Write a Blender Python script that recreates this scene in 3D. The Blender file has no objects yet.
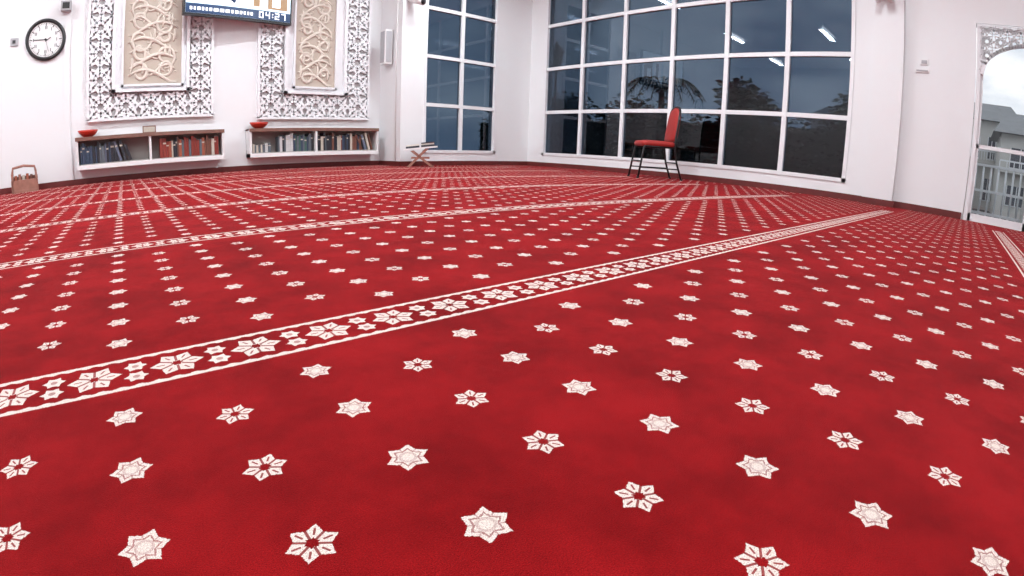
import bpy, bmesh, math, random
from mathutils import Matrix, Vector
random.seed(7)
U=0.28                      # metres per modelling unit (camera height)
scene=bpy.context.scene
try:
    scene.view_settings.view_transform='Standard'
    scene.view_settings.look='None'
except Exception: pass

# ------------------------------------------------------------------ materials
class E:
    def __init__(s,nt,sock): s.nt=nt; s.s=sock
def _lnk(nt,v,inp):
    if isinstance(v,E): nt.links.new(v.s,inp)
    else: inp.default_value=v
def mth(nt,op,*a,clamp=False):
    n=nt.nodes.new('ShaderNodeMath'); n.operation=op; n.use_clamp=clamp
    for i,v in enumerate(a): _lnk(nt,v,n.inputs[i])
    return E(nt,n.outputs[0])
def _op(op,rev=False):
    def f(a,b): return mth(a.nt,op,b,a) if rev else mth(a.nt,op,a,b)
    return f
E.__add__=_op('ADD');E.__radd__=_op('ADD');E.__sub__=_op('SUBTRACT');E.__rsub__=_op('SUBTRACT',True)
E.__mul__=_op('MULTIPLY');E.__rmul__=_op('MULTIPLY');E.__truediv__=_op('DIVIDE')
E.__lt__=_op('LESS_THAN');E.__gt__=_op('GREATER_THAN')
def fl(a): return mth(a.nt,'FLOOR',a)
def rnd(a): return mth(a.nt,'ROUND',a)
def ab(a): return mth(a.nt,'ABSOLUTE',a)
def mx(a,b): return mth(a.nt,'MAXIMUM',a,b)
def mn(a,b): return mth(a.nt,'MINIMUM',a,b)

def mat(name,col,rough=0.6,metal=0.0,var=0.0,scale=8.0,bump=0.0,bscale=60.0,emit=None,estr=0,sheen=0,spec=None):
    m=bpy.data.materials.new(name); m.use_nodes=True; nt=m.node_tree
    b=nt.nodes['Principled BSDF']
    b.inputs['Roughness'].default_value=rough; b.inputs['Metallic'].default_value=metal
    if spec is not None: b.inputs['Specular IOR Level'].default_value=spec
    tc=nt.nodes.new('ShaderNodeNewGeometry')
    if var>0:
        no=nt.nodes.new('ShaderNodeTexNoise'); no.inputs['Scale'].default_value=scale; no.inputs['Detail'].default_value=2
        nt.links.new(tc.outputs['Position'],no.inputs['Vector'])
        mixn=nt.nodes.new('ShaderNodeMix'); mixn.data_type='RGBA'
        mixn.inputs[6].default_value=[c*(1-var) for c in col]+[1]
        mixn.inputs[7].default_value=[min(1,c*(1+var)) for c in col]+[1]
        nt.links.new(no.outputs[0],mixn.inputs[0]); nt.links.new(mixn.outputs[2],b.inputs['Base Color'])
    else: b.inputs['Base Color'].default_value=list(col)+[1]
    if bump>0:
        n2=nt.nodes.new('ShaderNodeTexNoise'); n2.inputs['Scale'].default_value=bscale
        nt.links.new(tc.outputs['Position'],n2.inputs['Vector'])
        bp=nt.nodes.new('ShaderNodeBump'); bp.inputs['Strength'].default_value=bump; bp.inputs['Distance'].default_value=0.005
        nt.links.new(n2.outputs[0],bp.inputs['Height']); nt.links.new(bp.outputs[0],b.inputs['Normal'])
    if emit:
        b.inputs['Emission Color'].default_value=list(emit)+[1]; b.inputs['Emission Strength'].default_value=estr
    if sheen: b.inputs['Sheen Weight'].default_value=sheen
    return m

def carpet_mat():
    m=bpy.data.materials.new('carpet_red_star_pattern'); m.use_nodes=True; nt=m.node_tree
    b=nt.nodes['Principled BSDF']
    g=nt.nodes.new('ShaderNodeNewGeometry'); sp=nt.nodes.new('ShaderNodeSeparateXYZ')
    nt.links.new(g.outputs['Position'],sp.inputs[0])
    fine=nt.nodes.new('ShaderNodeTexNoise'); fine.inputs['Scale'].default_value=950; fine.inputs['Detail'].default_value=2
    nt.links.new(g.outputs['Position'],fine.inputs['Vector'])
    med=nt.nodes.new('ShaderNodeTexNoise'); med.inputs['Scale'].default_value=520; med.inputs['Detail'].default_value=1
    nt.links.new(g.outputs['Position'],med.inputs['Vector']); F=E(nt,med.outputs[0])
    jig=(F-0.5)*0.030
    x=E(nt,sp.outputs[0])/U; y=E(nt,sp.outputs[1])/U
    P=3.90; L1=2.60; OX=-0.155; SX=0.866; O0=0.475
    yy=(y-L1)/P; v=(yy-fl(yy))*P
    t=v-P*(v>P/2)
    at=ab(t)+jig*0.7
    rs=(P-2*O0)/14
    n=rnd((v-O0)/rs); vy=(v-O0)-n*rs
    valid=(n>-0.5)*(n<14.5)
    par=n-2*fl(n/2)
    xx=(x-OX)/SX-0.5*par; fx=(xx-rnd(xx))*SX
    AL=math.radians(51); CA=math.cos(AL)
    def star(fx,fy):
        r=mth(nt,'SQRT',fx*fx+fy*fy)
        th=mth(nt,'ARCTAN2',fy,fx)/(math.pi/3)
        tf=ab(th-rnd(th))*(math.pi/3)
        d=r*mth(nt,'COSINE',tf-AL)/CA      # equals r at the tips
        return r,tf,d+jig*0.5
    r,tf,d=star(fx,vy)
    R=0.079
    inside=d<R
    A=inside*(1-(d>R*0.60)*(d<R*0.72)*0.7)*(1-(r<R*0.40)*(r>R*0.27)*0.3)*(1-(r*mth(nt,'SINE',math.pi/6-tf)<R*0.035)*(r>R*0.5)*0.5)
    slit=(r*mth(nt,'SINE',math.pi/6-tf)<R*0.055)*(r>R*0.20)
    slit2=(r*mth(nt,'SINE',tf)<R*0.045)*(r>R*0.42)*(r<R*0.78)
    Bm_=inside*(d>R*0.30)*(1-slit*0.9)*(1-slit2*0.9)
    fieldm=(A*(1-par)+Bm_*par)*valid
    SP=0.42
    xs=(x-0.13)/SP; f1=(xs-rnd(xs))*SP
    r1,tf1,d1=star(f1,t); R1=0.140
    big=(d1<R1)*(d1>R1*0.24)*(1-(r1*mth(nt,'SINE',math.pi/6-tf1)<R1*0.05)*(r1>R1*0.2)*0.85)*(1-(r1*mth(nt,'SINE',tf1)<R1*0.04)*(r1>R1*0.45)*(r1<R1*0.75)*0.8)
    xs2=xs-0.5; f2=(xs2-rnd(xs2))*SP
    r2,tf2,d2=star(f2,ab(t)-0.066); R2=0.062
    small=(d2<R2)*(1-(r2<R2*0.3)*0.6)
    wig=mth(nt,'SINE',x*(2*math.pi/0.09))*0.007
    edge=(at+wig>0.168)*(at<0.203)
    strip=mx(mx(big,small),edge)*(ab(t)<0.215)*(x<20.0)
    mask=mx(fieldm,strip)
    no=nt.nodes.new('ShaderNodeTexNoise'); no.inputs['Scale'].default_value=5.0; no.inputs['Detail'].default_value=4; no.inputs['Roughness'].default_value=0.7
    nt.links.new(g.outputs['Position'],no.inputs['Vector'])
    cr=nt.nodes.new('ShaderNodeValToRGB'); cr.color_ramp.elements[0].position=0.30; cr.color_ramp.elements[1].position=0.64
    cr.color_ramp.elements[0].color=(0.145,0.002,0.003,1); cr.color_ramp.elements[1].color=(0.285,0.006,0.008,1)
    nt.links.new(no.outputs[0],cr.inputs[0])
    mul=nt.nodes.new('ShaderNodeMix'); mul.data_type='RGBA'; mul.blend_type='MULTIPLY'; mul.inputs[0].default_value=1
    fr=nt.nodes.new('ShaderNodeMapRange'); fr.inputs[1].default_value=0.28; fr.inputs[2].default_value=0.72; fr.inputs[3].default_value=0.45; fr.inputs[4].default_value=1.45
    nt.links.new(fine.outputs[0],fr.inputs[0])
    comb=nt.nodes.new('ShaderNodeCombineColor')
    for i in range(3): nt.links.new(fr.outputs[0],comb.inputs[i])
    nt.links.new(cr.outputs[0],mul.inputs[6]); nt.links.new(comb.outputs[0],mul.inputs[7])
    cream=nt.nodes.new('ShaderNodeMix'); cream.data_type='RGBA'; cream.inputs[6].default_value=(0.46,0.36,0.32,1); cream.inputs[7].default_value=(0.86,0.79,0.72,1)
    fr2=nt.nodes.new('ShaderNodeMapRange'); fr2.inputs[1].default_value=0.35; fr2.inputs[2].default_value=0.6
    nt.links.new(fine.outputs[0],fr2.inputs[0]); nt.links.new(fr2.outputs[0],cream.inputs[0])
    mix=nt.nodes.new('ShaderNodeMix'); mix.data_type='RGBA'
    nt.links.new(mask.s,mix.inputs[0]); nt.links.new(mul.outputs[2],mix.inputs[6]); nt.links.new(cream.outputs[2],mix.inputs[7])
    nt.links.new(mix.outputs[2],b.inputs['Base Color'])
    b.inputs['Roughness'].default_value=0.95; b.inputs['Specular IOR Level'].default_value=0.04
    b.inputs['Sheen Weight'].default_value=0.13; b.inputs['Sheen Roughness'].default_value=0.4; b.inputs['Sheen Tint'].default_value=(1,0.30,0.33,1)
    bp=nt.nodes.new('ShaderNodeBump'); bp.inputs['Strength'].default_value=0.6; bp.inputs['Distance'].default_value=0.0025
    nt.links.new(fine.outputs[0],bp.inputs['Height']); nt.links.new(bp.outputs[0],b.inputs['Normal'])
    return m

def glass_mat(name,tint,refl):
    m=bpy.data.materials.new(name); m.use_nodes=True; nt=m.node_tree; nt.nodes.clear()
    o=nt.nodes.new('ShaderNodeOutputMaterial'); t=nt.nodes.new('ShaderNodeBsdfTransparent'); gl=nt.nodes.new('ShaderNodeBsdfGlossy'); mi=nt.nodes.new('ShaderNodeMixShader')
    t.inputs[0].default_value=list(tint)+[1]; gl.inputs['Roughness'].default_value=0.01; gl.inputs[0].default_value=(1,1,1,1)
    lw=nt.nodes.new('ShaderNodeFresnel'); lw.inputs[0].default_value=1.5
    mu=nt.nodes.new('ShaderNodeMath'); mu.operation='MULTIPLY'; mu.inputs[1].default_value=refl; nt.links.new(lw.outputs[0],mu.inputs[0])
    nt.links.new(mu.outputs[0],mi.inputs[0]); nt.links.new(t.outputs[0],mi.inputs[1]); nt.links.new(gl.outputs[0],mi.inputs[2]); nt.links.new(mi.outputs[0],o.inputs[0])
    return m

WALL=mat('wall_white_paint',(0.81,0.825,0.835),0.65,var=0.015,scale=1.5)
TRIM=mat('white_aluminium',(0.81,0.83,0.845),0.4,var=0.01)
CEIL=mat('ceiling_paint',(0.8,0.8,0.8),0.8,var=0.01)
BASE=mat('baseboard_dark_red_tile',(0.13,0.018,0.016),0.5,var=0.3,scale=12)
CARPET=carpet_mat()
GLASS=glass_mat('tinted_window_glass',(0.30,0.358,0.425),0.7)
CLEAR=glass_mat('clear_glass',(0.97,0.98,0.99),0.5)
BLACK=mat('black_plastic',(0.012,0.012,0.014),0.35,var=0.1)
BMETAL=mat('black_metal',(0.015,0.015,0.017),0.3,metal=0.3,var=0.1)
REDV=mat('red_upholstery',(0.34,0.014,0.010),0.6,var=0.15,scale=20,sheen=0.05)
FRET=mat('fretwork_white',(0.82,0.83,0.85),0.5,var=0.02)
FRETB=mat('fretwork_backing_grey',(0.44,0.42,0.42),0.7,var=0.08,scale=4)
BEIGE=mat('beige_stone_panel',(0.50,0.43,0.36),0.6,var=0.10,scale=6,bump=0.2,bscale=40)
CALL=mat('calligraphy_carved',(0.70,0.63,0.55),0.5,var=0.05)
WOOD=mat('brown_wood',(0.20,0.10,0.075),0.45,var=0.3,scale=14)
WOODL=mat('reddish_wood',(0.33,0.15,0.11),0.5,var=0.3,scale=18)
CABIN=mat('shelf_interior_grey',(0.36,0.33,0.31),0.6,var=0.05)
GREY=mat('grey_plastic',(0.42,0.42,0.44),0.5,var=0.04)
WHITEP=mat('white_plastic',(0.8,0.8,0.8),0.35,var=0.02)
PAGES=mat('paper_pages',(0.75,0.72,0.65),0.8,var=0.05,scale=80)
BOOKM=[mat('book_cover_%d'%i,c,0.5,var=0.15,scale=30) for i,c in enumerate([(0.03,0.05,0.09),(0.02,0.022,0.03),(0.10,0.12,0.14),(0.22,0.03,0.02),(0.33,0.09,0.05),(0.05,0.12,0.10),(0.5,0.45,0.38),(0.15,0.06,0.04),(0.12,0.14,0.2),(0.55,0.55,0.55)])]

# ------------------------------------------------------------------ builder
class B:
    def __init__(s): s.v=[];s.f=[];s.m=[];s.sm=[];s.mats=[]
    def mi(s,m):
        if m not in s.mats: s.mats.append(m)
        return s.mats.index(m)
    def add(s,vs,fs,m,smooth=False,M=None):
        o=len(s.v); k=s.mi(m)
        for p in vs:
            p=Vector(p)
            if M is not None: p=M@p
            s.v.append(p)
        for f in fs: s.f.append([i+o for i in f]); s.m.append(k); s.sm.append(smooth)
    def box(s,x0,x1,y0,y1,z0,z1,m,M=None):
        if x0>x1:x0,x1=x1,x0
        if y0>y1:y0,y1=y1,y0
        if z0>z1:z0,z1=z1,z0
        vs=[(x0,y0,z0),(x1,y0,z0),(x1,y1,z0),(x0,y1,z0),(x0,y0,z1),(x1,y0,z1),(x1,y1,z1),(x0,y1,z1)]
        s.add(vs,[(0,3,2,1),(4,5,6,7),(0,1,5,4),(1,2,6,5),(2,3,7,6),(3,0,4,7)],m,M=M)
    def tube(s,pts,r,m,seg=10,M=None,closed=False,rs=None):
        pts=[Vector(p) for p in pts]; n=len(pts); vs=[];fs=[]
        ref=None
        for i,p in enumerate(pts):
            a=pts[(i-1)%n] if (i>0 or closed) else p; c=pts[(i+1)%n] if (i<n-1 or closed) else p
            d=(c-a).normalized()
            if ref is None:
                ref=Vector((0,0,1)) if abs(d.z)<0.9 else Vector((1,0,0))
            u=(ref-d*ref.dot(d)).normalized(); ref=u; w=d.cross(u)
            rr=rs[i] if rs else r
            for k in range(seg):
                an=2*math.pi*k/seg; vs.append(p+u*math.cos(an)*rr+w*math.sin(an)*rr)
        rng=n if closed else n-1
        for i in range(rng):
            for k in range(seg):
                a=i*seg+k;b2=i*seg+(k+1)%seg;j=(i+1)%n
                fs.append((a,b2,j*seg+(k+1)%seg,j*seg+k))
        if not closed:
            fs.append(tuple(range(seg))[::-1]); fs.append(tuple((n-1)*seg+k for k in range(seg)))
        s.add(vs,fs,m,True,M)
    def lathe(s,prof,m,seg=24,M=None):
        vs=[];fs=[]
        for (r,z) in prof:
            for k in range(seg):
                a=2*math.pi*k/seg; vs.append((r*math.cos(a),r*math.sin(a),z))
        for i in range(len(prof)-1):
            for k in range(seg):
                fs.append((i*seg+k,i*seg+(k+1)%seg,(i+1)*seg+(k+1)%seg,(i+1)*seg+k))
        s.add(vs,fs,m,True,M)
    def prism(s,poly,z0,z1,m,M=None,smooth=False):
        n=len(poly)
        vs=[(p[0],p[1],z0) for p in poly]+[(p[0],p[1],z1) for p in poly]
        fs=[tuple(range(n))[::-1],tuple(range(n,2*n))]+[(i,(i+1)%n,n+(i+1)%n,n+i) for i in range(n)]
        s.add(vs,fs,m,smooth,M)
    def obj(s,name,bevel=0,origin=True,seg=2):
        vs=[v*U for v in s.v]
        if origin and vs:
            xs=[v.x for v in vs];ys=[v.y for v in vs];zs=[v.z for v in vs]
            o=Vector(((min(xs)+max(xs))/2,(min(ys)+max(ys))/2,min(zs)))
        else: o=Vector((0,0,0))
        me=bpy.data.meshes.new(name); me.from_pydata([tuple(v-o) for v in vs],[],s.f)
        for m in s.mats: me.materials.append(m)
        for p,k,sm in zip(me.polygons,s.m,s.sm): p.material_index=k; p.use_smooth=sm
        me.update()
        ob=bpy.data.objects.new(name,me); ob.location=o; scene.collection.objects.link(ob)
        if bevel:
            bm=ob.modifiers.new('bevel','BEVEL'); bm.width=bevel; bm.segments=seg; bm.limit_method='ANGLE'
        return ob
def T(x,y,z,rz=0,rx=0,ry=0):
    return Matrix.Translation((x,y,z))@Matrix.Rotation(rz,4,'Z')@Matrix.Rotation(rx,4,'X')@Matrix.Rotation(ry,4,'Y')

# ------------------------------------------------------------------ room shell
XL,XR,YB,YQ,YW,XS,H=-14.,23.6,-18.,27.5,25.,14.0,13.0
t=0.7
b=B(); b.box(XL-t,XR+t,YB-t,YQ+t,-0.3,0,CARPET); b.obj('floor',origin=False)
b=B(); b.box(XL-t,XR+t,YB-t,YQ+t,H,H+0.5,CEIL); b.obj('ceiling')
b=B(); b.box(XL,XS,YQ,YQ+t,0,H,WALL); b.obj('wall_front')
b=B(); b.box(XS,XS+t,YW,YQ+t,0,H,WALL); b.obj('wall_return')
WX0,WX1=15.45,20.75; SILL,TOP=0.72,11.75
b=B()
b.box(XS+t,WX0,YW,YW+t,0,H,WALL); b.box(WX1,XR+t,YW,YW+t,0,H,WALL)
b.box(WX0,WX1,YW,YW+t,0,SILL,WALL); b.box(WX0,WX1,YW,YW+t,TOP,H,WALL); b.obj('wall_front_window')
WY0,WY1=5.1,23.65; DY0,DY1,DTOP=-5.4,0.0,7.8
b=B()
b.box(XR,XR+t,WY1,YW,0,H,WALL); b.box(XR,XR+t,WY0,WY1,0,SILL,WALL); b.box(XR,XR+t,WY0,WY1,TOP,H,WALL)
b.box(XR,XR+t,DY1,WY0,0,H,WALL)
b.box(XR-0.45,XR,2.95,4.2,0,H,WALL)      # pilaster
b.obj('wall_right')
b=B(); b.box(XR,XR+t,DY0,DY1,DTOP,H,WALL); b.obj('wall_right_lintel')
b=B(); b.box(XR,XR+t,YB-t,DY0,0,H,WALL); b.obj('wall_right_rear')
b=B(); b.box(XL-t,XL,YB-t,YQ+t,0,H,WALL); b.obj('wall_left')
b=B(); b.box(XL,XR,YB-t,YB,0,H,WALL); b.obj('wall_back')
bh=0.26
b=B(); b.box(XL,XS,YQ-0.12,YQ,0,bh,BASE); b.box(XS-0.12,XS,YW-.12,YQ-.12,0,bh,BASE); b.box(XS,XR-.12,YW-0.12,YW,0,bh,BASE); b.obj('baseboard_front')
b=B(); b.box(XR-0.12,XR,4.3,YW,0,bh,BASE); b.box(XR-0.57,XR-.45,2.85,4.3,0,bh,BASE); b.box(XR-0.12,XR,0.05,2.95,0,bh,BASE); b.box(XR-.12,XR,YB,DY0-.05,0,bh,BASE); b.obj('baseboard_right')
b=B(); b.box(-2.72,-2.45,YQ-0.10,YQ,bh,H-.1,WALL); b.obj('trim_1')

# ------------------------------------------------------------------ windows
def window(name,axis,c,a0,a1,n,z0,z1,rows,glass):
    b=B(); fw=0.17
    def bx(s0,s1,zz0,zz1,d0,d1,m):
        if axis=='Y': b.box(s0,s1,c+d0,c+d1,zz0,zz1,m)
        else: b.box(c+d0,c+d1,s0,s1,zz0,zz1,m)
    bx(a0,a0+fw,z0,z1,-.05,.35,TRIM); bx(a1-fw,a1,z0,z1,-.05,.35,TRIM)
    bx(a0,a1,z0,z0+fw,-.05,.35,TRIM); bx(a0,a1,z1-fw,z1,-.05,.35,TRIM)
    for i in range(1,n):
        s=a0+(a1-a0)*i/n; bx(s-.11,s+.11,z0,z1,0,.3,TRIM)
    for z in rows: bx(a0,a1,z-.10,z+.10,0.01,.29,TRIM)
    bx(a0+.05,a1-.05,z0+.05,z1-.05,.14,.16,glass)
    b.obj(name)
ROWS=[3.48,6.25,9.05]
window('window_1','Y',YW,WX0,WX1,2,SILL,TOP,ROWS,GLASS)
window('window_2','X',XR,WY0,WY1,6,SILL,TOP,ROWS,GLASS)

# ------------------------------------------------------------------ fretwork
def tile_segments():
    S=[]
    def P(r,a): return (r*math.cos(math.radians(a)),r*math.sin(math.radians(a)))
    for k in range(8):
        a=45*k
        S.append((P(.27,a),P(.17,a+22.5))); S.append((P(.17,a+22.5),P(.27,a+45)))
        S.append((P(.36,a+22.5),P(.5 if k%2==0 else .60,a))); S.append((P(.36,a+22.5),P(.60 if k%2==0 else .5,a+45)))
        S.append((P(.27,a),P(.36,a+22.5))); S.append((P(.27,a+45),P(.36,a+22.5)))
    return S
TS=tile_segments()
def bar(b,p,q,w,d0,d1,m,M):
    p=Vector(p);q=Vector(q);d=(q-p); L=d.length
    if L<1e-6:return
    d/=L; n=Vector((-d.y,d.x))*w/2; p=p-d*w*.3;q=q+d*w*.3
    b.prism([p+n,p-n,q-n,q+n],d0,d1,m,M)
def wallM(x,y,z): return Matrix(((1,0,0,x),(0,0,-1,y),(0,1,0,z),(0,0,0,1)))
def fretband(b,x0,x1,z0,z1,nx,nz,M,w=.12,d0=.08,d1=.20):
    tx=(x1-x0)/nx; tz=(z1-z0)/nz
    for i in range(nx):
        for j in range(nz):
            cx=x0+tx*(i+.5);cz=z0+tz*(j+.5)
            for k,(p,q) in enumerate(TS): bar(b,(cx+p[0]*tx,cz+p[1]*tz),(cx+q[0]*tx,cz+q[1]*tz),w,d0,d1+.002*(k%5),FRET,M)
def panel(name,X0,X1,IX0,IX1,BX0,BX1,z0,zi,zb,ztop,seed):
    b=B(); M=wallM(0,YQ,0)
    b.box(X0,X1,YQ-.06,YQ,z0,ztop,FRETB)
    nz=round((ztop-zi)/1.2)
    fretband(b,X0,IX0,zi,ztop,1,nz,M); fretband(b,IX1,X1,zi,ztop,1,nz,M)
    fretband(b,X0,X1,z0,zi,max(3,round((X1-X0)/1.25)),1,M)
    for (a0,a1,c0,c1) in ((X0-.07,X0+.06,z0,ztop),(X1-.06,X1+.07,z0,ztop),(X0-.07,X1+.07,z0-.07,z0+.06)):
        b.box(a0,a1,YQ-.25,YQ,c0,c1,FRET)
    b.box(IX0,IX1,YQ-.20,YQ-.05,zi,ztop,FRET)
    for (a0,a1,c0,c1) in ((IX0,IX0+.16,zi,ztop),(IX1-.16,IX1,zi,ztop),(IX0,IX1,zi,zi+.14),(BX0-.1,BX0,zb-.1,ztop),(BX1,BX1+.1,zb-.1,ztop),(BX0-.1,BX1+.1,zb-.1,zb)):
        b.box(a0,a1,YQ-.38,YQ-.19,c0,c1,FRET)
    b.box(BX0,BX1,YQ-.23,YQ-.19,zb,ztop,BEIGE)
    rg=random.Random(seed); Wd=BX1-BX0
    cx=(BX0+BX1)/2
    def stroke(pts,wid,m=CALL):
        rs=[wid*(.35+.85*math.sin(math.pi*(i+.6)/(len(pts)+.2))) for i in range(len(pts))]
        pts=[(min(max(p[0],BX0+.1),BX1-.1),YQ-.25,max(p[1],zb+.1)) for p in pts]
        b.tube(pts,0,m,seg=6,rs=rs)
    z=zb+.55; k=0
    while z<ztop-.4:
        sgn=1 if k%2 else -1
        for side in (1,-1):
            ox=cx+sgn*side*Wd*.22; r0=Wd*rg.uniform(.15,.2)*(1 if side>0 else .75); ph=rg.uniform(0,6.28); oz=z+(0 if side>0 else .22)
            pts=[]
            for i in range(24):
                a=ph+side*sgn*i/23*math.pi*2.2; r=r0*(1-.6*i/23)
                pts.append((ox+r*math.cos(a)*1.05,oz+r*math.sin(a)*1.2))
            stroke(pts,.075)
        pts=[]
        for i in range(20):
            u=i/19; pts.append((cx+sgn*Wd*(.42-.84*u),z-.25+.37*math.sin(u*math.pi*1.25+.3)))
        stroke(pts,.08)
        pts=[]
        for i in range(16):
            u=i/15; pts.append((cx-sgn*Wd*(.40-.5*u),z+.13+.25*math.sin(u*math.pi*1.6)))
        stroke(pts,.065)
        for q in range(3):
            xx=cx+Wd*rg.uniform(-.38,.38); zz=z-.2+rg.uniform(0,.35)
            stroke([(xx+.06*math.sin(i/2.5),zz+i*.10) for i in range(7)],.065)
        for q in range(4):
            xx=cx+Wd*rg.uniform(-.4,.4); zz=z+rg.uniform(-.3,.45)
            b.lathe([(.0,-.06),(.055,-.03),(.055,.03),(0,.06)],CALL,seg=6,M=T(xx,YQ-.26,zz))
        z+=.77;k+=1
    b.obj(name)
PT=10.3
panel('calligraphy_wall_panel',-1.58,4.44,-.43,3.30,.12,2.9,2.88,4.10,4.45,PT,3)
panel('calligraphy_wall_panel',6.85,13.15,8.2,11.75,8.78,11.05,2.68,3.95,4.35,PT,9)

# ------------------------------------------------------------------ shelves and books
SZ0,SZ1=.66,2.10
def shelf(name,X0,X1,div):
    b=B(); z0,z1,D=SZ0,SZ1,.95; y0=YQ-D
    b.box(X0,X1,YQ-.06,YQ,z0,z1,CABIN)
    b.box(X0,X1,y0,YQ,z1-.09,z1,WOOD); b.box(X0,X1,y0-.02,YQ,z0,z0+.20,WHITEP)
    b.box(X0,X0+.1,y0,YQ,z0,z1,WHITEP); b.box(X1-.1,X1,y0,YQ,z0,z1,WHITEP)
    b.box(X0-.02,X1+.02,y0-.04,y0,z1-.15,z1+.02,WOOD)
    for d in div: b.box(d-.05,d+.05,y0,YQ,z0,z1-.05,WHITEP)
    b.box(X0+.1,X1-.1,y0+.1,YQ-.05,z0+.20,z0+.24,CABIN)
    b.obj(name,bevel=.002)
shelf('wall_bookshelf',-2.17,4.87,[1.3])
shelf('wall_bookshelf',6.17,13.45,[9.75])
def books(name,x0,x1,pal,lean_end=True,hb=(.74,.98)):
    b=B(); x=x0; zf=SZ0+.245; y0=YQ-.80
    while x<x1-.1:
        w=random.uniform(.06,.15); h=random.uniform(*hb); d=random.uniform(.45,.6)
        m=BOOKM[random.choice(pal)]
        ang=0
        last=x>x1-.75 and lean_end
        if last: ang=-random.uniform(.25,.45)
        Mx=T(x,y0+random.uniform(0,.05),zf)
        if last: Mx=T(x+.02,y0,zf+.01)@Matrix.Rotation(ang,4,'Y')
        b.box(0,w,0,d,0,h,m,Mx); b.box(.012,w-.012,.02,d+.01,.02,h+.004,PAGES,Mx)
        if random.random()<.4: b.box(-.002,w+.002,-.006,.0,h*.7,h*.78,BOOKM[6],Mx)
        x+=w+.012+(h*math.sin(-ang)*.3 if last else 0)
    return b.obj(name)
books('row_of_books',-2.0,.55,[0,1,2,1,8,0])
books('row_of_books',1.75,4.72,[3,4,7,3,6,2,3,1],False)
books('row_of_books',7.7,9.65,[1,5,0,2,9,8],False)
books('row_of_books',9.9,13.2,[1,2,0,6,7,1,8],True)
books('row_of_books',6.35,7.3,[6,9,2],False,(.35,.5))
b=B(); b.box(-.32,.32,-.02,.02,0,.34,WOOD); b.box(-.27,.27,-.03,-.02,.05,.29,BOOKM[6]); b.box(-.32,.32,-.1,.1,0,.05,WOOD)
for v in range(len(b.v)): b.v[v]=T(1.3,YQ-.4,SZ1+.02)@b.v[v]
b.obj('shelf_label_sign')
RBOWL=mat('red_bowl_plastic',(.50,.03,.015),.3,var=.05)
def bowl(x):
    b=B()
    b.lathe([(0,0),(.22,0),(.25,.03),(.42,.22),(.5,.34),(.53,.34),(.46,.2),(.3,.06),(0,.05)],RBOWL,M=T(x,YQ-.55,SZ1+.02)@Matrix.Scale(.92,4)); b.obj('red_bowl')
bowl(-1.6);bowl(6.75)

# ------------------------------------------------------------------ clock
b=B(); M=wallM(-3.64,YQ,6.77)@Matrix.Scale(.80,4)
R=1.12
pts=[(R*math.cos(a*math.pi/24),R*math.sin(a*math.pi/24),.12) for a in range(48)]
b.tube(pts,.11,BLACK,seg=10,M=M,closed=True)
b.prism([(R*math.cos(a*math.pi/24),R*math.sin(a*math.pi/24)) for a in range(48)],0,.1,WHITEP,M)
for k in range(60):
    a=k*math.pi/30; l=.14 if k%5==0 else .05; w=.05 if k%5==0 else .02
    bar(b,(math.cos(a)*(R-.16),math.sin(a)*(R-.16)),(math.cos(a)*(R-.16-l),math.sin(a)*(R-.16-l)),w,.1,.115,BLACK,M)
for k in range(12):
    a=k*math.pi/6; c=(math.cos(a)*(R-.42),math.sin(a)*(R-.42))
    bar(b,(c[0]-.03,c[1]-.08),(c[0]-.03,c[1]+.08),.035,.1,.112,BLACK,M)
    if k%2: bar(b,(c[0]+.05,c[1]-.08),(c[0]+.05,c[1]+.08),.035,.1,.112,BLACK,M)
bar(b,(0,-.1),(.30,.12),.05,.12,.13,BLACK,M); bar(b,(0.1,0),(-.72,.0),.045,.13,.14,BLACK,M); bar(b,(0,0),(.2,-.7),.02,.14,.15,BMETAL,M)
b.prism([(.07*math.cos(a),.07*math.sin(a)) for a in [i*math.pi/6 for i in range(12)]],.1,.17,BLACK,M)
b.obj('wall_clock')

# ------------------------------------------------------------------ television
b=B()
TZ=7.5
p0=Vector((2.78,25.9,0)); p1=Vector((8.42,26.9,0)); ang=math.atan2(p1.y-p0.y,p1.x-p0.x); L=(p1-p0).length
M=T(p0.x,p0.y,TZ,rz=ang)
SC=mat('tv_screen_light',(.6,.75,.85),.3,emit=(.62,.80,.92),estr=.8)
SN=mat('tv_screen_navy',(.01,.03,.08),.3,emit=(.01,.05,.14),estr=.6)
SW=mat('tv_screen_text',(.8,.8,.8),.3,emit=(.9,.95,1),estr=1.0)
SK=mat('tv_screen_picture',(.3,.2,.1),.3,emit=(.35,.2,.10),estr=.6)
b.box(0,L,0,.25,0,3.2,BLACK,M)
b.box(.1,L-.1,-.02,0,.12,3.1,SC,M)
b.box(.1,L-.1,-.035,-.02,.12,.58,SN,M)
random.seed(4)
x=.3
while x<L-2.2:
    w=random.uniform(.08,.25); b.box(x,x+w,-.045,-.035,.26,.42,SW,M); x+=w+.08
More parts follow.
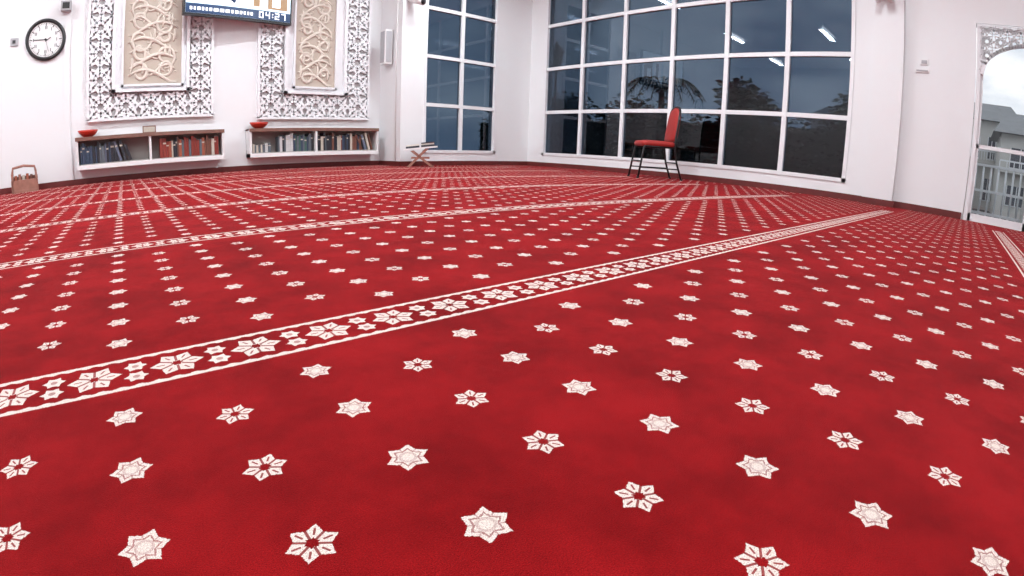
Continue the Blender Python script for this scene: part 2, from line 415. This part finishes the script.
# large clock digits 04:27 at the right of the ticker (seven-segment strokes)
segs={'0':'abcdef','4':'bcfg','2':'abged','7':'abc'}
dx=L-1.85
for ch in '04:27':
    if ch==':':
        b.box(dx,dx+.06,-.045,-.035,.26,.32,SW,M); b.box(dx,dx+.06,-.045,-.035,.40,.46,SW,M); dx+=.16; continue
    w_,h0,h1,hm,tk=.24,.19,.53,.36,.055
    R_={'a':(0,w_,h1-tk,h1),'b':(w_-tk,w_,hm,h1),'c':(w_-tk,w_,h0,hm),'d':(0,w_,h0,h0+tk),'e':(0,tk,h0,hm),'f':(0,tk,hm,h1),'g':(0,w_,hm-tk/2,hm+tk/2)}
    for s_ in segs[ch]:
        a0,a1,c0,c1=R_[s_]; b.box(dx+a0,dx+a1,-.045,-.035,c0,c1,SW,M)
    dx+=.36
b.box(L*.14,L*.5,-.035,-.02,.7,3.0,SW,M)
b.tube([(L*.2,-.05,1.25),(L*.3,-.05,.95),(L*.38,-.05,1.1),(L*.45,-.05,.85)],.09,SN,seg=6,M=M)
b.box(L*.55,L*.72,-.035,-.02,.7,2.6,SW,M); b.box(L*.62,L*.68,-.045,-.035,.75,2.2,SK,M)
b.box(L*.76,L*.95,-.035,-.02,.7,2.2,SK,M); b.box(L*.8,L*.88,-.045,-.035,.8,1.6,SW,M)
b.box(L*.45,L*.55,.25,.4,1.2,2.6,BMETAL,M); b.tube([(L*.5,.35,2.2),(L*.5,.35,H-TZ)],.12,BMETAL,M=M)
b.obj('television')

# ------------------------------------------------------------------ small wall fittings
b=B(); b.box(XS-.55,XS-.08,25.9,26.5,5.7,7.65,WHITEP); b.box(XS-.5,XS-.15,25.87,25.9,5.8,7.55,GREY); b.box(XS-.58,XS-.55,25.97,26.43,5.8,7.55,GREY); b.box(XS-.08,XS,26.1,26.3,6.4,7.0,BLACK); b.obj('wall_speaker',bevel=.006)
b=B(); b.box(-2.95,-2.45,YQ-.5,YQ-.1,8.0,8.45,GREY); b.box(-2.87,-2.53,YQ-.53,YQ-.5,8.08,8.37,BLACK); b.obj('small_wall_speaker',bevel=.004)
b=B(); b.box(-5.35,-4.98,YQ-.08,YQ,6.6,6.95,GREY); b.box(-5.25,-5.1,YQ-.1,YQ-.08,6.7,6.85,BLACK); b.obj('wall_thermostat')
def switch(x,y0,y1,z0,z1,n):
    b=B(); b.box(x-.06,x,y0,y1,z0,z1,WHITEP); b.box(x-.09,x-.06,y0+.06,y1-.06,z0+.05,z1-.05,GREY); b.obj(n)
switch(XR,1.95,2.3,5.92,6.15,'light_switch'); switch(XR,1.9,2.5,5.6,5.75,'cable_cover')
b=B(); b.box(XR-.95,XR-.45,3.35,4.05,8.55,8.95,GREY); b.tube([(XR-.9,3.5,8.55),(XR-1.1,3.4,8.3)],.16,WHITEP); b.tube([(XR-.9,3.85,8.55),(XR-1.1,3.95,8.3)],.16,WHITEP); b.obj('emergency_light')
b=B(); b.tube([(14.4,YW,9.5),(14.4,YW-.6,9.5),(14.4,YW-.6,9.2)],.07,WHITEP); b.tube([(14.4,YW-.2,9.3),(14.6,YW-1.1,8.95)],.24,WHITEP,seg=16); b.tube([(14.6,YW-1.1,8.95),(14.61,YW-1.13,8.94)],.17,BLACK,seg=16); b.obj('security_camera')
b=B(); b.tube([(XS-.04,25.5,0.3),(XS-.04,25.5,H-.1)],.04,WHITEP); b.obj('cable_conduit')

# ------------------------------------------------------------------ rehal-style quran stand on the right of the shelves
b=B()
M=T(14.45,23.6,0,rz=-.55)@Matrix.Scale(1.15,4)
for sy in(-.36,.36):
    b.prism([(-.62,0),(-.48,0),(.46,.92),(.32,.95)],sy-.04,sy+.04,WOODL,M@Matrix(((1,0,0,0),(0,0,1,0),(0,1,0,0),(0,0,0,1))))
    b.prism([(.62,0),(.48,0),(-.46,.72),(-.32,.76)],sy-.04,sy+.04,WOODL,M@Matrix(((1,0,0,0),(0,0,1,0),(0,1,0,0),(0,0,0,1))))
b.box(-.42,.42,-.36,.36,.38,.46,WOODL,M)
Mt=M@T(0,0,.86)@Matrix.Rotation(-.10,4,'Y')
b.box(-.78,.78,-.46,.46,-.03,.04,WHITEP,Mt)
b.box(-.66,-.04,-.36,.36,.04,.13,BOOKM[1],Mt); b.box(-.64,-.05,-.33,.33,.06,.20,PAGES,Mt)
b.box(.04,.66,-.36,.36,.04,.13,BOOKM[1],Mt); b.box(.05,.64,-.33,.33,.06,.20,PAGES,Mt); b.box(.05,.66,-.36,.36,.20,.25,BOOKM[1],Mt)
b.obj('quran_book_stand')
b=B(); M=T(-4.65,26.5,0,rz=.15)
b.box(-.62,.62,-.3,.3,.0,.12,WOODL,M)
for sx in(-.6,.5): b.box(sx,sx+.1,-.3,.3,0,.85,WOODL,M)
b.box(-.62,.62,.2,.3,.0,.7,WOODL,M); b.box(-.62,.62,-.3,-.22,.12,.55,WOODL,M)
b.tube([(-.55,0,.85),(-.5,0,1.08),(0,0,1.15),(.5,0,1.08),(.55,0,.85)],.06,WOODL,seg=8,M=M)
for k in range(5): b.box(-.45+k*.18,-.33+k*.18,-.18,.18,.12,.75+.05*(k%2),[BOOKM[4],WOODL,BOOKM[6],BOOKM[4],BOOKM[7]][k],M)
b.obj('wooden_quran_rack',bevel=.003)

# ------------------------------------------------------------------ banquet chair
def chair(x,y,ang):
    k=1/U; b=B(); M=T(x,y,0,rz=ang)@Matrix.Scale(k,4)
    r=.0135
    for s in(-1,1):
        b.tube([(.27,s*.205,0.0),(.235,s*.20,.22),(.205,s*.195,.40),(.19,s*.195,.42)],r,BMETAL,M=M)
        b.tube([(-.33,s*.205,0),(-.25,s*.20,.22),(-.215,s*.195,.42),(-.222,s*.19,.55),(-.25,s*.185,.75),(-.27,s*.165,.90)],r,BMETAL,M=M)
        b.tube([(.2,s*.195,.415),(-.215,s*.195,.415)],r,BMETAL,M=M)
        b.tube([(.25,s*.203,.14),(-.285,s*.203,.14)],.008,BMETAL,M=M)
        for fx in(.272,-.333): b.lathe([(0,0),(.018,0),(.018,.02),(0,.02)],BLACK,seg=10,M=M@T(fx,s*.205,0))
    b.tube([(.235,-.2,.22),(.235,.2,.22)],.009,BMETAL,M=M); b.tube([(-.25,-.2,.22),(-.25,.2,.22)],.009,BMETAL,M=M)
    b.tube([(-.27,-.165,.90),(-.278,-.12,.945),(-.283,0,.97),(-.278,.12,.945),(-.27,.165,.90)],r,BMETAL,M=M)
    def slab(poly,layers,Mx):
        n=len(poly); vs=[];fs=[]
        for sc,z in layers:
            for p in poly: vs.append((p[0]*sc,p[1]*sc,z))
        for i in range(len(layers)-1):
            for j in range(n): fs.append((i*n+j,i*n+(j+1)%n,(i+1)*n+(j+1)%n,(i+1)*n+j))
        fs.append(tuple(range(n))[::-1]); fs.append(tuple((len(layers)-1)*n+j for j in range(n)))
        b.add(vs,fs,REDV,True,Mx)
    def rrect(w,h,rr):
        out=[]
        for cx,cy,a0 in((w-rr,h-rr,0),(-w+rr,h-rr,90),(-w+rr,-h+rr,180),(w-rr,-h+rr,270)):
            for q in range(5):
                a=math.radians(a0+q*22.5); out.append((cx+rr*math.cos(a),cy+rr*math.sin(a)))
        return out
    slab(rrect(.225,.21,.06),[(.93,.42),(1,.432),(1.02,.455),(.99,.48),(.9,.492),(.5,.498)],M)
    poly=[(-.175,0),(.175,0),(.185,.1),(.175,.29),(.155,.39),(.11,.435),(0,.46),(-.11,.435),(-.155,.39),(-.175,.29),(-.185,.1)]
    tilt=math.atan2(.055,.4)
    Mb=M@Matrix.Translation((-.222,0,.50))@Matrix.Rotation(-tilt,4,'Y')@Matrix(((0,0,1,0),(1,0,0,0),(0,1,0,0),(0,0,0,1)))
    cy=.22
    poly2=[(p[0],p[1]-cy) for p in poly]
    slab(poly2,[(.9,-.022),(.99,-.014),(1,.0),(.99,.018),(.9,.032),(.5,.038)],Mb@Matrix.Translation((0,cy,0)))
    b.obj('banquet_chair')
chair(20.85,13.4,math.atan2(.62,-.80))

# ------------------------------------------------------------------ door with arch fretwork
b=B(); f=.2; ei=.03; DM=-2.7
b.box(XR-.05,XR+.4,DY1-f,DY1-ei,0,DTOP-ei,TRIM); b.box(XR-.05,XR+.4,DY0+ei,DY0+f,0,DTOP-ei,TRIM); b.box(XR-.05,XR+.4,DY0+f,DY1-f,DTOP-f,DTOP-ei,TRIM)
b.box(XR+.05,XR+.3,DM-.08,DM+.08,0,DTOP-f,TRIM)
for y0,y1 in((DY0+.2,DM-.08),(DM+.08,DY1-f)):
    b.box(XR+.08,XR+.27,y0,y0+.12,0,DTOP-f,TRIM); b.box(XR+.08,XR+.27,y1-.12,y1,0,DTOP-f,TRIM)
    b.box(XR+.08,XR+.27,y0,y1,0,.3,TRIM); b.box(XR+.08,XR+.27,y0,y1,2.85,3.0,TRIM)
    b.box(XR+.17,XR+.18,y0,y1,.3,DTOP-.2,CLEAR)
    b.tube([(XR-.05,(-2.4 if y0>-3 else -3.0),3.2),(XR-.05,(-2.4 if y0>-3 else -3.0),4.4)],.05,BMETAL)
b.obj('door_1')
b=B(); yc=-2.7; zs=5.75; ra=2.45; zc=7.05
Ms=Matrix(((0,0,-1,XR-.06),(1,0,0,0),(0,1,0,0),(0,0,0,1)))
def archz(y):
    u=min(1,abs(y-yc)/ra); return zs+(zc-zs)*math.sqrt(max(0,1-u**2.2))
pts=[(yc-ra+i*2*ra/40) for i in range(41)]
for i in range(40):
    bar(b,(pts[i],archz(pts[i])),(pts[i+1],archz(pts[i+1])),.13,0,.12,FRET,Ms)
for i in range(9):
    for j in range(5):
        cx=DY0+.2+.56*(i+.5); cz=zs+.56*(j+.5)-.1
        for p,q in TS:
            pp=(cx+p[0]*.56,cz+p[1]*.56);qq=(cx+q[0]*.56,cz+q[1]*.56)
            if min(pp[1]-archz(pp[0]),qq[1]-archz(qq[0]))>0 and max(pp[1],qq[1])<DTOP-.1 and DY0+.1<pp[0]<DY1-.1: bar(b,pp,qq,.05,.02,.08,FRET,Ms)
b.obj('trim_2')

# ------------------------------------------------------------------ ceiling light fixtures
TUBE=mat('tube_light_emitter',(1,1,1),.5,emit=(.93,.97,1.0),estr=14)
try: TUBE.cycles.emission_sampling='NONE'
except Exception: pass
for x in (-8,3,15):
    for y,en in ((-8,38),(3,46),(12,68),(20.5,68)):
        b=B(); z=H-.25
        b.box(x-2.1,x+2.1,y-.25,y+.25,z,z+.25,WHITEP); b.tube([(x-2,y,z-.12),(x+2,y,z-.12)],.1,TUBE,seg=10)
        b.box(x-2.1,x-2,y-.12,y+.12,z-.24,z,WHITEP); b.box(x+2,x+2.1,y-.12,y+.12,z-.24,z,WHITEP)
        b.obj('ceiling_tube_light')
        la=bpy.data.lights.new('tube_lamp','AREA'); la.shape='RECTANGLE'; la.size=4*U; la.size_y=.35*U; la.energy=en; la.color=(.89,.96,1.0)
        lo=bpy.data.objects.new('tube_lamp',la); lo.location=(x*U,y*U,(z-.3)*U); scene.collection.objects.link(lo)

# ------------------------------------------------------------------ exterior
GR=mat('outside_ground_asphalt',(.10,.10,.10),.9,var=.2,scale=2)
b=B(); b.box(-60,230,-150,230,-1.2,-.9,GR); b.obj('outside_ground')
LEAF=mat('tree_foliage_dark',(.018,.032,.02),.8,var=.4,scale=8)
BARK=mat('tree_bark',(.04,.03,.025),.9,var=.3,scale=8)
def tree(name,x,y,h,w,seed,dens=900):
    rg=random.Random(seed); b=B(); z0=-.9
    b.tube([(x,y,z0),(x+.2,y+.1,z0+h*.3),(x,y+.2,z0+h*.6)],.4,BARK,rs=[.5,.38,.22])
    cl=[]
    for i in range(7):
        a=rg.uniform(0,6.28); rr=rg.uniform(.1,.55)*w; c=Vector((x+rr*math.cos(a),y+rr*math.sin(a),z0+h*rg.uniform(.42,.88))); cl.append((c,w*rg.uniform(.28,.45)))
        b.tube([(x,y+.1,z0+h*.38),tuple((Vector((x,y,z0+h*.38))+c)/2+Vector((0,0,.2))),tuple(c)],.12,BARK,seg=6,rs=[.2,.13,.05])
    for i in range(dens):
        c,r=rg.choice(cl); d=Vector((rg.gauss(0,1),rg.gauss(0,1),rg.gauss(0,.8))).normalized()*r*rg.uniform(.3,1.08)
        p=c+d; s=rg.uniform(.25,.5); Mx=Matrix.Translation(p)@Matrix.Rotation(rg.uniform(0,6.28),4,'Z')@Matrix.Rotation(rg.uniform(-1.3,1.3),4,'X')
        b.add([(-s,0,0),(0,-s*.45,0),(s,0,.1*s),(0,s*.45,0)],[(0,1,2,3)],LEAF,False,Mx)
    b.obj(name)
tree('garden_tree',44,40,8.6,5.5,1,1300); tree('garden_tree',45,31,8.6,5,2,1300); tree('garden_tree',42,18,8.8,5,3,1500); tree('garden_tree',45,10,7.6,5,5,1200); tree('garden_tree',58,12,11,6,8,1200)
b=B(); px,py=38,24; b.tube([(px,py,-.9),(px+.2,py,3.5),(px,py,6.6)],.3,BARK,rs=[.4,.3,.25])
for i in range(15):
    a=i*2*math.pi/15; L=3.4
    sp=[]
    for j in range(9):
        u=j/8; sp.append(Vector((px+math.cos(a)*L*u,py+math.sin(a)*L*u,6.6+1.5*math.sin(u*2.4)-1.3*u*u)))
    b.tube(sp,.05,LEAF,seg=5)
    for j in range(1,9):
        for s in(-1,1):
            for hh in (0,.5):
                p=sp[j]+(sp[j-1]-sp[j])*hh; side=Vector((-math.sin(a),math.cos(a),0))*s; fw=Vector((math.cos(a),math.sin(a),0))
                L2=1.05*math.sin(math.pi*(j+1)/11)
                b.add([p,p+fw*.16,p+side*L2+fw*.4+Vector((0,0,-.4))],[(0,1,2)],LEAF)
b.obj('palm_tree')
b=B(); rg=random.Random(5)
b.box(36,37.6,0.5,46,-.9,3.9,LEAF)
for i in range(5200):
    y=rg.uniform(.5,46); top=4.9+.6*math.sin(y*.9)+.5*math.sin(y*2.3); z=rg.uniform(-.6,top); x=36+rg.uniform(-.35,.1) if z<3.9 else rg.uniform(35.8,37.6)
    s=rg.uniform(.15,.36); Mx=Matrix.Translation((x,y,z))@Matrix.Rotation(rg.uniform(0,6.28),4,'Z')@Matrix.Rotation(rg.uniform(-1.3,1.3),4,'X')
    b.add([(-s,0,0),(0,-s*.5,0),(s,0,0),(0,s*.5,0)],[(0,1,2,3)],LEAF,False,Mx)
b.obj('garden_hedge')
b=B(); x,y=27.6,26.55
for (r0,pts_) in ((.1,[(x,y,-.9),(x,y,7.2)]),): b.tube(pts_,r0,BMETAL)
b.lathe([(.0,7.1),(.26,7.2),(.36,7.4),(.52,8.25),(.55,8.3),(.66,8.36),(.38,8.72),(.1,8.95),(.07,9.15),(0,9.2)],BMETAL,seg=8,M=T(x,y,0))
b.tube([(x-.6,y,7.0),(x+.6,y,7.0)],.06,BMETAL); b.lathe([(.0,-.9),(.4,-.9),(.35,-.5),(.12,0),(0.1,.2)],BMETAL,M=T(x,y,0)); b.obj('street_lantern')
HW=mat('house_wall_cream',(.60,.59,.56),.8,var=.1,scale=2); RF=mat('house_roof_grey',(.24,.25,.26),.8,var=.2,scale=4); WD=mat('house_window_dark',(.08,.09,.11),.2,var=.1)
def house(x0,x1,y0,y1,h,rh,n=4):
    b=B(); b.box(x0,x1,y0,y1,-.9,h,HW)
    o=1.2; xm=(x0+x1)/2
    vs=[(x0-o,y0-o,h),(x1+o,y0-o,h),(x1+o,y1+o,h),(x0-o,y1+o,h),(xm,y0-o+2,h+rh),(xm,y1+o-2,h+rh)]
    b.add(vs,[(0,1,4),(1,2,5,4),(2,3,5),(3,0,4,5),(0,3,2,1)],RF)
    for lv in range(2):
        z=.6+lv*h*.5
        for i in range(n):
            yy=y0+(y1-y0)*(i+.25)/n; w=(y1-y0)/n*.5
            b.box(x0-.12,x0,yy,yy+w,z,z+h*.26,WD)
            for q in(0,.5,1): b.box(x0-.2,x0-.1,yy+w*q-.06,yy+w*q+.06,z,z+h*.26,TRIM)
            b.box(x0-.2,x0-.1,yy-.06,yy+w+.06,z-.1,z,TRIM)
    b.box(x0-1.6,x0,y0,y1,h*.48,h*.52,HW)
    for i in range(24):
        yy=y0+(y1-y0)*i/23; b.box(x0-1.6,x0-1.5,yy-.06,yy+.06,h*.52,h*.62,TRIM)
    b.box(x0-1.62,x0-1.48,y0,y1,h*.62,h*.64,TRIM)
    b.obj('neighbour_house')
house(78,90,-26,-4.0,9.5,3.5); house(92,104,-7,3,12.5,3.5); house(82,95,8,24,9,3)
b=B()
b.box(38,38.4,-16,0,-.9,-.2,HW)
for i in range(33):
    yy=-16+i*.5; b.tube([(38.2,yy,-.2),(38.2,yy,3.0)],.08,TRIM,seg=6)
for z in(0,1.4,3.0): b.box(38.1,38.3,-16,0,z-.08,z+.08,TRIM)
for i in range(5): b.box(37.9,38.5,-16+i*3.9,-15.5+i*3.9,-.9,3.4,HW)
b.obj('boundary_fence')

# ------------------------------------------------------------------ world sky
w=bpy.data.worlds.new('evening_cloudy_sky'); scene.world=w; w.use_nodes=True; nt=w.node_tree
bg=nt.nodes['Background']; tc=nt.nodes.new('ShaderNodeTexCoord'); mp=nt.nodes.new('ShaderNodeMapping'); mp.inputs['Scale'].default_value=(1,1,2.5)
no=nt.nodes.new('ShaderNodeTexNoise'); no.inputs['Scale'].default_value=4.2; no.inputs['Detail'].default_value=6
cr=nt.nodes.new('ShaderNodeValToRGB'); cr.color_ramp.elements[0].position=.38; cr.color_ramp.elements[1].position=.62
cr.color_ramp.elements[0].color=(.50,.58,.68,1); cr.color_ramp.elements[1].color=(1.0,1.0,1.0,1)
nt.links.new(tc.outputs['Generated'],mp.inputs[0]); nt.links.new(mp.outputs[0],no.inputs['Vector']); nt.links.new(no.outputs[0],cr.inputs[0]); nt.links.new(cr.outputs[0],bg.inputs[0])
bg.inputs[1].default_value=1.15

# ------------------------------------------------------------------ camera (wide-angle action-camera lens)
cd=bpy.data.cameras.new('camera'); co=bpy.data.objects.new('camera',cd); scene.collection.objects.link(co); scene.camera=co
pitch,roll,yaw=0.2708,0.0332,0.7351
cp,sp_=math.cos(pitch),math.sin(pitch); c_,s_=math.cos(roll),math.sin(roll); cy,sy=math.cos(yaw),math.sin(yaw)
Bm=Matrix(((1,0,0),(0,0,-1),(0,1,0))); Rp=Matrix(((1,0,0),(0,cp,sp_),(0,-sp_,cp))); Rr=Matrix(((c_,-s_,0),(s_,c_,0),(0,0,1))); Ry=Matrix(((cy,sy,0),(-sy,cy,0),(0,0,1)))
co.matrix_world=Matrix.Translation((0,0,U))@(Ry@Rp@Bm@Rr).to_4x4()
cd.sensor_width=36; cd.lens=17.8; cd.clip_start=.01; cd.clip_end=500
cd.type='PANO'
cc=cd.cycles if hasattr(cd,'cycles') and hasattr(cd.cycles,'panorama_type') else cd
cc.panorama_type='FISHEYE_LENS_POLYNOMIAL'
cc.fisheye_fov=math.pi
a=[1.0023,0.0431,-0.1660,0.0738]
cc.fisheye_polynomial_k0=0
cc.fisheye_polynomial_k1=-a[0]/18; cc.fisheye_polynomial_k2=-a[1]/18**2; cc.fisheye_polynomial_k3=-a[2]/18**3; cc.fisheye_polynomial_k4=-a[3]/18**4
